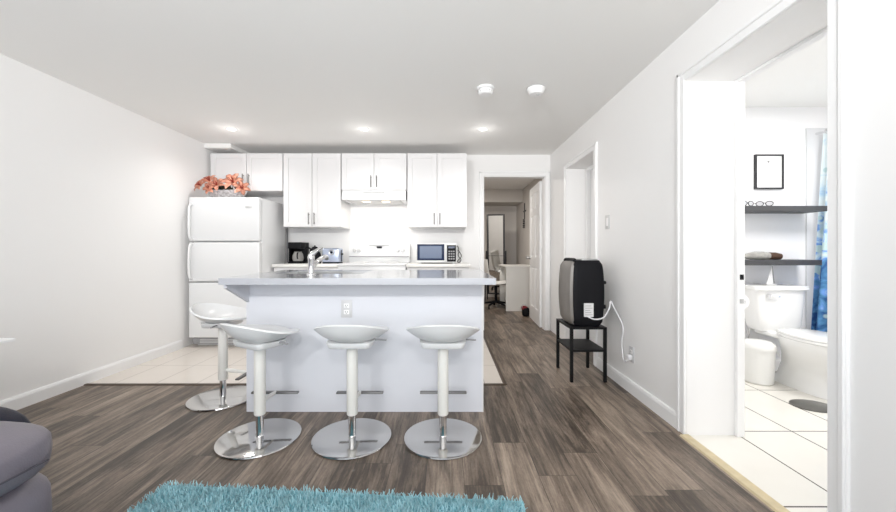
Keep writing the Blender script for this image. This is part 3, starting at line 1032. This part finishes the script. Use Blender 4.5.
MB().box(1.115, 1.190, 2.903, 2.914, .530, .640).build('sticker', M['label'], t, smooth=False)
mb = MB()
for k in range(5):
    mb.box(1.123, 1.182 - .01 * (k % 3), 2.9022, 2.904, .545 + k * .018, .549 + k * .018)
mb.build('sticker_print', M['ink'], t, smooth=False)
MB().cyl((1.303, 2.99, .80), (1.325, 2.99, .80), .014, n=12).build('drain_cap', M['black'], t)
MB().cyl((1.300, 2.99, .60), (1.322, 2.99, .60), .017, n=12).build('hose_port', M['black'], t)
path = smooth_path([(1.14, 2.912, .535), (1.19, 2.885, .515), (1.26, 2.88, .53), (1.315, 2.90, .60), (1.33, 2.91, .655), (1.352, 2.89, .60), (1.376, 2.82, .50), (1.378, 2.80, .44), (1.372, 2.81, .36), (1.372, 2.80, .27), (1.368, 2.77, .22), (1.36, 2.73, .225), (1.36, 2.70, .255), (1.362, 2.69, .27)], 8)
MB().tube(path, .0055, 8).build('power_cord', M['cord'], t)
MB().box(1.355, 1.380, 2.673, 2.707, .252, .288, .004).build('plug', M['cord'], t)

# ---------------------------------------------------------------- bedroom beyond the doorway
t = thing('standing_mirror', 'tall black framed standing mirror in the bedroom beyond the doorway', 'mirror', (1.04, 7.48, 0))
t.rotation_euler = (0, 0, math.radians(-14))
tilt = Matrix.Rotation(math.radians(5), 3, 'X')


def rotpart(mb):
    for v in mb.bm.verts:
        v.co = tilt @ (v.co - Vector((0, 0, .95))) + Vector((0, 0, .95))
    return mb


rotpart(MB().box(-.185, -.148, -.015, .015, .14, 1.81, .003).box(.148, .185, -.015, .015, .14, 1.81, .003).box(-.155, .155, -.015, .015, 1.78, 1.81).box(-.155, .155, -.015, .015, .14, .17)).build('frame', M['frameblk'], t, local=True)
rotpart(MB().box(-.157, .157, -.004, .006, .168, 1.782)).build('glass', M['mirror'], t, local=True, smooth=False)
for s in (-1, 1):
    MB().tube([(s * .20, 0, 1.05), (s * .205, -.19, .012)], .014, 8).tube([(s * .20, 0, 1.05), (s * .205, .19, .012)], .014, 8).build('stand_leg', M['frameblk'], t, local=True)
MB().cyl((-.21, .0, .95), (.21, .0, .95), .006, n=8).build('pivot_rod', M['frameblk'], t, local=True)

t = thing('desk', 'white panel desk against the right wall of the bedroom', 'desk', (1.3, 6.9, 0))
MB().box(1.03, 1.58, 6.28, 7.06, .765, .79, .002).build('desktop', M['lam'], t, smooth=False)
MB().box(1.05, 1.58, 6.30, 6.32, 0, .765).build('side_panel', M['lam'], t, smooth=False)
MB().box(1.05, 1.58, 7.02, 7.04, 0, .765).build('side_panel', M['lam'], t, smooth=False)
MB().box(1.55, 1.575, 6.32, 7.02, .40, .765).build('back_panel', M['lam'], t, smooth=False)

t = thing('desk_chair', 'white curved shell chair on black swivel base drawn up to the desk', 'chair', (.93, 6.72, 0))
mb = MB()
prof = [(.24, .45), (.12, .425), (-.02, .42), (-.12, .45), (-.18, .53), (-.215, .66), (-.235, .80), (-.245, .90)]
rings = []
for x, z in prof:
    rings.append([Vector((x + (.05 if abs(yy) > .17 else 0) * (1 if z > .5 else 0), yy, z + (.03 if abs(yy) > .17 and z < .5 else 0))) for yy in (-.21, -.14, 0, .14, .21)])
V = [[mb.bm.verts.new(p) for p in r] for r in rings]
for a, b in zip(V, V[1:]):
    for i in range(4):
        mb.bm.faces.new((a[i], a[i + 1], b[i + 1], b[i]))
bmesh.ops.recalc_face_normals(mb.bm, faces=mb.bm.faces)
bmesh.ops.solidify(mb.bm, geom=list(mb.bm.faces), thickness=.022)
mb.build('shell', M['lam'], t, local=True, angle=70)
MB().cyl((0, 0, .10), (0, 0, .41), .025, n=14).build('column', M['black'], t, local=True)
mb = MB()
for k in range(5):
    a = 2 * PI * k / 5 + .3
    mb.tube([(0, 0, .11), (.26 * math.cos(a), .26 * math.sin(a), .065)], [.025, .015], 8)
bs = mb.build('star_base', M['black'], t, local=True)
for k in range(5):
    a = 2 * PI * k / 5 + .3
    x, y = .26 * math.cos(a), .26 * math.sin(a)
    MB().cyl((x - .012, y, .028), (x + .012, y, .028), .028, n=14).build('caster', M['black'], bs, local=True)

t = thing('wall_hanging', 'black metal cross wall hanging with dangling beads on the bedroom wall', 'wall hanging', (1.6, 7.30, 1.62))
MB().box(1.585, 1.60, 7.288, 7.312, 1.70, 2.02, .003).box(1.585, 1.60, 7.19, 7.41, 1.845, 1.868, .003).build('cross', M['frameblk'], t)
mb = MB()
for k in range(5):
    mb.lathe([(0, -.018), (.022, -.008), (.022, .008), (0, .018)], c=(1.575, 7.30, 1.678 - k * .036), n=12)
mb.tube([(1.578, 7.30, 1.70), (1.575, 7.30, 1.52)], .003, 6)
mb.build('bead_string', M['frameblk'], t)
t = thing('shoulder_bag', 'small dark red and black bag on the bedroom floor at foot of the open door', 'bag', (1.27, 5.80, 0))
MB().puff((1.285, 5.815, .075), (.055, .06, .075), .5, 20, 12).build('body', M['black'], t)
MB().puff((1.265, 5.815, .135), (.05, .05, .035), .6, 20, 10).build('flap', M['red'], t)
MB().tube(smooth_path([(1.22, 5.79, .12), (1.23, 5.78, .19), (1.28, 5.78, .19), (1.30, 5.79, .12)]), .006, 6).build('strap', M['fob'], t)
area('bedroom_ceiling_light', (.3, 6.2, H - .03), (0, 0, 0), .4, .4, BED_W, (1, .94, .87))

# ---------------------------------------------------------------- bathroom
area('bathroom_ceiling_light', (2.9, 2.0, H - .03), (0, 0, 0), .6, .6, BATH_W, (1, .98, .96))
t = thing('toilet', 'white porcelain toilet with its seat lid closed in the bathroom', 'toilet', (2.78, 2.85, 0))
MB().loft([(.395, 2.79, 3.075, .165, .085, 5), (.44, 2.79, 3.075, .185, .095, 5), (.60, 2.785, 3.075, .205, .10, 5), (.735, 2.785, 3.075, .215, .103, 5)], 40).build('tank', M['porc'], t)
MB().loft([(.735, 2.785, 3.07, .226, .112, 6), (.742, 2.785, 3.07, .232, .118, 6), (.762, 2.785, 3.07, .232, .118, 6), (.770, 2.785, 3.07, .222, .108, 6)], 40).build('tank_lid', M['porc'], t)
MB().cyl((2.66, 2.972, .695), (2.66, 2.950, .695), .016, n=14).tube([(2.66, 2.955, .695), (2.70, 2.950, .690), (2.735, 2.952, .684)], [.009, .008, .009], 8).build('flush_handle', M['chrome'], t)
MB().loft([(0, 2.79, 2.80, .105, .25, 3), (.03, 2.79, 2.80, .10, .24, 3), (.06, 2.79, 2.79, .085, .215, 2.6), (.16, 2.79, 2.77, .085, .20, 2.4), (.24, 2.79, 2.72, .12, .235, 2.2), (.32, 2.79, 2.69, .165, .265, 2.1), (.375, 2.79, 2.685, .182, .275, 2.1), (.392, 2.79, 2.685, .180, .273, 2.1)], 44)\
    .box(2.66, 2.92, 2.88, 3.12, .355, .398, .02, 3).build('bowl', M['porc'], t)
MB().loft([(.393, 2.79, 2.68, .183, .255, 2.2), (.398, 2.79, 2.68, .190, .262, 2.2), (.410, 2.79, 2.68, .190, .262, 2.2), (.415, 2.79, 2.68, .186, .258, 2.2)], 44).build('seat', M['porc'], t)
MB().loft([(.417, 2.79, 2.685, .186, .255, 2.2), (.421, 2.79, 2.685, .190, .258, 2.2), (.432, 2.79, 2.685, .186, .252, 2.2), (.440, 2.79, 2.69, .14, .20, 2.2)], 44).build('seat_lid', M['porc'], t)
for x in (2.72, 2.86):
    MB().cyl((x - .02, 2.935, .412), (x + .02, 2.935, .412), .014, n=12).build('hinge', M['porc'], t)
MB().tube(smooth_path([(2.62, 3.10, .40), (2.61, 3.11, .32), (2.63, 3.15, .22), (2.62, 3.195, .18)]), .007, 8).build('supply_hose', M['steel'], t)

t = thing('trash_bin', 'small white lidded plastic bin on the floor left of the toilet', 'trash bin', (2.535, 2.925, 0))
MB().lathe([(0, 0), (.088, 0), (.098, .01), (.108, .27), (0, .27)], c=(2.535, 2.925, 0), n=36).build('body', M['bin'], t)
MB().lathe([(0, .27), (.114, .268), (.116, .285), (.108, .315), (.085, .332), (0, .338)], c=(2.535, 2.925, 0), n=36).build('lid', M['bin'], t)
MB().tube(smooth_path([(2.648, 2.905, .262), (2.655, 2.87, .235), (2.645, 2.85, .21), (2.630, 2.865, .20)]), .003, 6).build('handle', M['bin'], t)
o = MB().loft([(0.0005, 2.51, 2.465, .128, .105, 2), (.006, 2.51, 2.465, .128, .105, 2), (.009, 2.51, 2.465, .120, .098, 2)], 40).build('floor_mat', M['disc'])
tag(o, 'flat dark grey oval disc lying on the bathroom tiles before the toilet', 'mat')

t = thing('toilet_paper', 'white toilet paper roll on its holder just inside the bathroom door', 'toilet paper', (1.825, 2.27, .75))
MB().cyl((1.825, 2.22, .75), (1.825, 2.33, .75), .047, n=28).build('roll', M['paper'], t)
MB().cyl((1.825, 2.219, .75), (1.825, 2.2165, .75), .018, n=18).build('core', M['applgrey'], t)
MB().tube([(1.70, 2.345, .75), (1.825, 2.345, .75), (1.825, 2.205, .75)], .007, 8).build('holder', M['steel'], t)


def shelf(z, label, x1):
    o = MB().box(2.43, x1, 2.985, 3.2, z - .022, z + .022, .002, 1).build('wall_shelf', M['shelf'])
    return tag(o, label, 'shelf', 'charcoal floating shelves above the toilet')


shelf(1.415, 'charcoal floating shelf higher on the bathroom wall, carrying two pairs of eyeglasses', 3.17)
shelf(.965, 'charcoal floating shelf just above the toilet tank, carrying a rolled towel', 3.12)


def glasses(loc, rz, label):
    t = thing('eyeglasses', label, 'eyeglasses', loc, rz, 'eyeglasses on the upper bathroom shelf')
    mb = MB()
    for s in (-1, 1):
        pts = [(s * .033 + .026 * math.cos(a * PI / 10), 0, .024 + .020 * math.sin(a * PI / 10)) for a in range(21)]
        mb.tube(pts, .0035, 6)
    mb.tube([(-.008, 0, .03), (.008, 0, .03)], .003, 6)
    mb.build('frame', M['frameblk'], t, local=True)
    mb = MB()
    for s in (-1, 1):
        mb.rings([[Vector((s * .033 + .0235 * math.cos(2 * PI * k / 16), y, .024 + .0175 * math.sin(2 * PI * k / 16))) for k in range(16)] for y in (-.0008, .0008)])
    mb.build('lens', M['candle'], t, local=True)
    for s in (-1, 1):
        MB().tube(smooth_path([(s * .060, 0, .032), (s * .058, .07, .030), (s * .050, .11, .008)]), .003, 6).build('temple', M['frameblk'], t, local=True)
    return t


glasses((2.53, 3.02, 1.437), .2, 'pair of dark framed eyeglasses at the left end of the upper bathroom shelf')
glasses((2.69, 3.04, 1.437), -.35, 'pair of dark framed eyeglasses nearer the middle of the upper bathroom shelf')
t = thing('rolled_towel', 'small grey rolled towel with a dark brown end lying on the lower bathroom shelf', 'towel', (2.72, 3.06, .987))
MB().tube([(2.53, 3.06, 1.010), (2.55, 3.06, 1.016), (2.62, 3.06, 1.022), (2.70, 3.06, 1.022), (2.74, 3.06, 1.02)], [.006, .022, .034, .034, .030], 16).build('roll', M['towel'], t)
MB().tube([(2.74, 3.06, 1.02), (2.80, 3.06, 1.018), (2.84, 3.06, 1.014), (2.855, 3.06, 1.01)], [.031, .031, .026, .008], 16).build('wrapped_end', M['brown'], t)
t = thing('toy_sailboat', 'small white triangular ornament with a dark edge standing on the toilet tank', 'ornament', (2.76, 3.06, .770))
MB().box(2.715, 2.80, 3.045, 3.075, .770, .784, .003).build('base', M['fob'], t)
MB().prism([(2.722, .784), (2.775, .784), (2.768, .93)], 'y', 3.056, 3.062).build('sail', M['paper'], t, smooth=False)
MB().tube([(2.790, 3.06, .784), (2.772, 3.06, .935)], .004, 8).build('mast', M['applgrey'], t)

t = thing('picture_frame', 'thin black framed white print hung on bathroom wall above the shelves', 'picture', (2.87, 3.2, 1.74))
FX0, FX1, FZ0, FZ1 = 2.735, 2.985, 1.610, 1.915
MB().box(FX0, FX0 + .012, 3.178, 3.2, FZ0, FZ1).box(FX1 - .012, FX1, 3.178, 3.2, FZ0, FZ1).box(FX0 + .012, FX1 - .012, 3.178, 3.2, FZ1 - .012, FZ1).box(FX0 + .012, FX1 - .012, 3.178, 3.2, FZ0, FZ0 + .012).build('frame', M['frameblk'], t, smooth=False)
p = MB().box(FX0 + .011, FX1 - .011, 3.188, 3.198, FZ0 + .011, FZ1 - .011).build('print', M['paper'], t, smooth=False)
MB().cyl((2.855, 3.1885, 1.852), (2.855, 3.1865, 1.852), .010, n=14).box(2.80, 2.84, 3.1865, 3.1885, 1.805, 1.807).box(2.86, 2.91, 3.1865, 3.1885, 1.805, 1.807).box(2.82, 2.90, 3.1865, 3.1885, 1.79, 1.792).build('printed_motif', M['ink'], p)

# curtain beside the tub
t = thing('shower_curtain', 'blue and pale green printed shower curtain hanging at the bathroom right', 'curtain', (3.27, 2.9, .33))
mb = MB()
ny, nz = 60, 14
rows = []
for j in range(nz + 1):
    z = .33 + (2.08 - .33) * j / nz
    row = []
    for i in range(ny + 1):
        y = 2.62 + (3.13 - 2.62) * i / ny
        x = 3.28 + .035 * math.sin(i / ny * PI * 9) * (0.6 + .4 * (1 - j / nz)) - .11 * (1 - j / nz)
        row.append(mb.bm.verts.new((x, y, z)))
    rows.append(row)
for a, b in zip(rows, rows[1:]):
    for i in range(ny):
        mb.bm.faces.new((a[i], a[i + 1], b[i + 1], b[i]))
bmesh.ops.recalc_face_normals(mb.bm, faces=mb.bm.faces)
bmesh.ops.solidify(mb.bm, geom=list(mb.bm.faces), thickness=.002)
mb.build('cloth', M['curtain'], t, angle=80)
for k in range(5):
    y = 2.66 + k * .11
    pts = [(3.28 + .018 * math.cos(a * PI / 8), y, 2.093 + .018 * math.sin(a * PI / 8)) for a in range(17)]
    MB().tube(pts, .003, 6).build('ring', M['steel'], t)
o = MB().cyl((3.28, 1.0, 2.098), (3.28, 3.2, 2.098), .011, n=12).build('curtain_rod', M['chrome'])
tag(o, 'chrome rod carrying the blue shower curtain', 'curtain rod')
# tub behind the curtain
t = thing('bathtub', 'white bathtub behind the blue shower curtain', 'bathtub', (3.64, 2.2, 0))
MB().box(3.32, 3.40, 1.3, 3.19, 0, .45, .01).box(3.92, 3.995, 1.3, 3.19, 0, .45, .01).box(3.40, 3.92, 1.3, 1.38, 0, .45).box(3.40, 3.92, 3.10, 3.19, 0, .45).box(3.40, 3.92, 1.38, 3.10, 0, .12).build('shell', M['porc'], t)
struct('trim_tub_surround', MB().box(3.195, 4.0, 3.188, 3.2, 0.0, 2.15), mat('grey_white_tile', (.68, .69, .71), .25))

# ---------------------------------------------------------------- sofa, end table, rug
t = thing('sofa', 'mauve-grey leather reclining sofa with a dark navy arm in left corner', 'sofa', (-2.1, .5, 0))
MB().puff((-2.08, .42, .27), (.62, .86, .14), .25).build('frame', M['navyleather'], t)
for yc in (.915, .105):
    c = MB().puff((-1.81, yc, .392), (.505, .405, .088), .45).build('seat_cushion', M['leather'], t)
    for zz, xo in ((.432, .470), (.385, .496)):
        MB().tube([(-1.805 + xo, yc - .27, zz - .004), (-1.805 + xo + .003, yc, zz), (-1.805 + xo, yc + .27, zz - .004)], .003, 6).build('seam', M['seam'], c)
    f = MB().puff((-1.65, yc, .175), (.335, .400, .165), .5).build('front_panel', M['leather'], t)
    MB().tube([(-1.318, yc - .26, .20), (-1.316, yc, .205), (-1.318, yc + .26, .20)], .003, 6).build('seam', M['seam'], f)
    MB().puff((-2.52, yc, .64), (.14, .40, .26), .5).build('back_cushion', M['leather'], t)
MB().puff((-2.19, 1.40, .240), (.53, .105, .212), .45).build('arm', M['navyleather'], t)
MB().puff((-2.14, -.40, .245), (.53, .105, .212), .45).build('arm', M['navyleather'], t)
for x in (-2.5, -1.75):
    for y in (-.40, 1.40):
        MB().cyl((x, y, 0), (x, y, .08), .02, .028, 12).build('foot', M['black'], t)

t = thing('end_table', 'white topped end table beyond the sofa by the left wall', 'side table', (-2.4, 1.7, 0))
MB().box(-2.62, -2.15, 1.54, 1.80, .615, .63, .002, 1).build('tabletop', M['trim'], t)
for x in (-2.60, -2.24):
    for y in (1.56, 1.70):
        MB().box(x, x + .03, y, y + .03, 0, .615).build('leg', M['trim'], t, smooth=False)

t = thing('shag_rug', 'turquoise shag rug with long pile on the wood floor in the foreground', 'rug', (-.505, 1.0, 0), math.radians(-3.8))
RW, RH = .795, .57
MB().box(-RW, RW, -RH, RH, .001, .012).build('backing', M['rugbase'], t, local=True, smooth=False)
verts, faces = [], []
rr = random.Random(3)
sp = .0088
nx, ny = int(2 * RW / sp), int(2 * RH / sp)
for i in range(nx):
    for j in range(ny):
        y = -RH + (j + rr.random()) * sp
        if y < -.25 and rr.random() < .6:
            continue
        x = -RW + (i + rr.random()) * sp
        a = rr.uniform(0, 2 * PI)
        lean = rr.uniform(.004, .020)
        h = rr.uniform(.018, .028)
        r = rr.uniform(.0018, .0028)
        dx, dy = lean * math.cos(a), lean * math.sin(a)
        b0 = len(verts)
        for (fx, z, q) in ((0, .010, 1), (.45, .010 + h * .6, 1), (1, .010 + h, .55)):
            for k in range(3):
                b = a + 2 * PI * k / 3
                verts.append((x + dx * fx + r * q * math.cos(b), y + dy * fx + r * q * math.sin(b), z))
        for lv in (0, 3):
            for k in range(3):
                k2 = (k + 1) % 3
                faces.append((b0 + lv + k, b0 + lv + k2, b0 + lv + 3 + k2, b0 + lv + 3 + k))
        faces.append((b0 + 6, b0 + 7, b0 + 8))
me = bpy.data.meshes.new('pile')
me.from_pydata(verts, [], faces)
me.materials.append(M['rug'])
o = bpy.data.objects.new('pile', me)
COL.objects.link(o)
o.parent = t
o['kind'] = 'stuff'
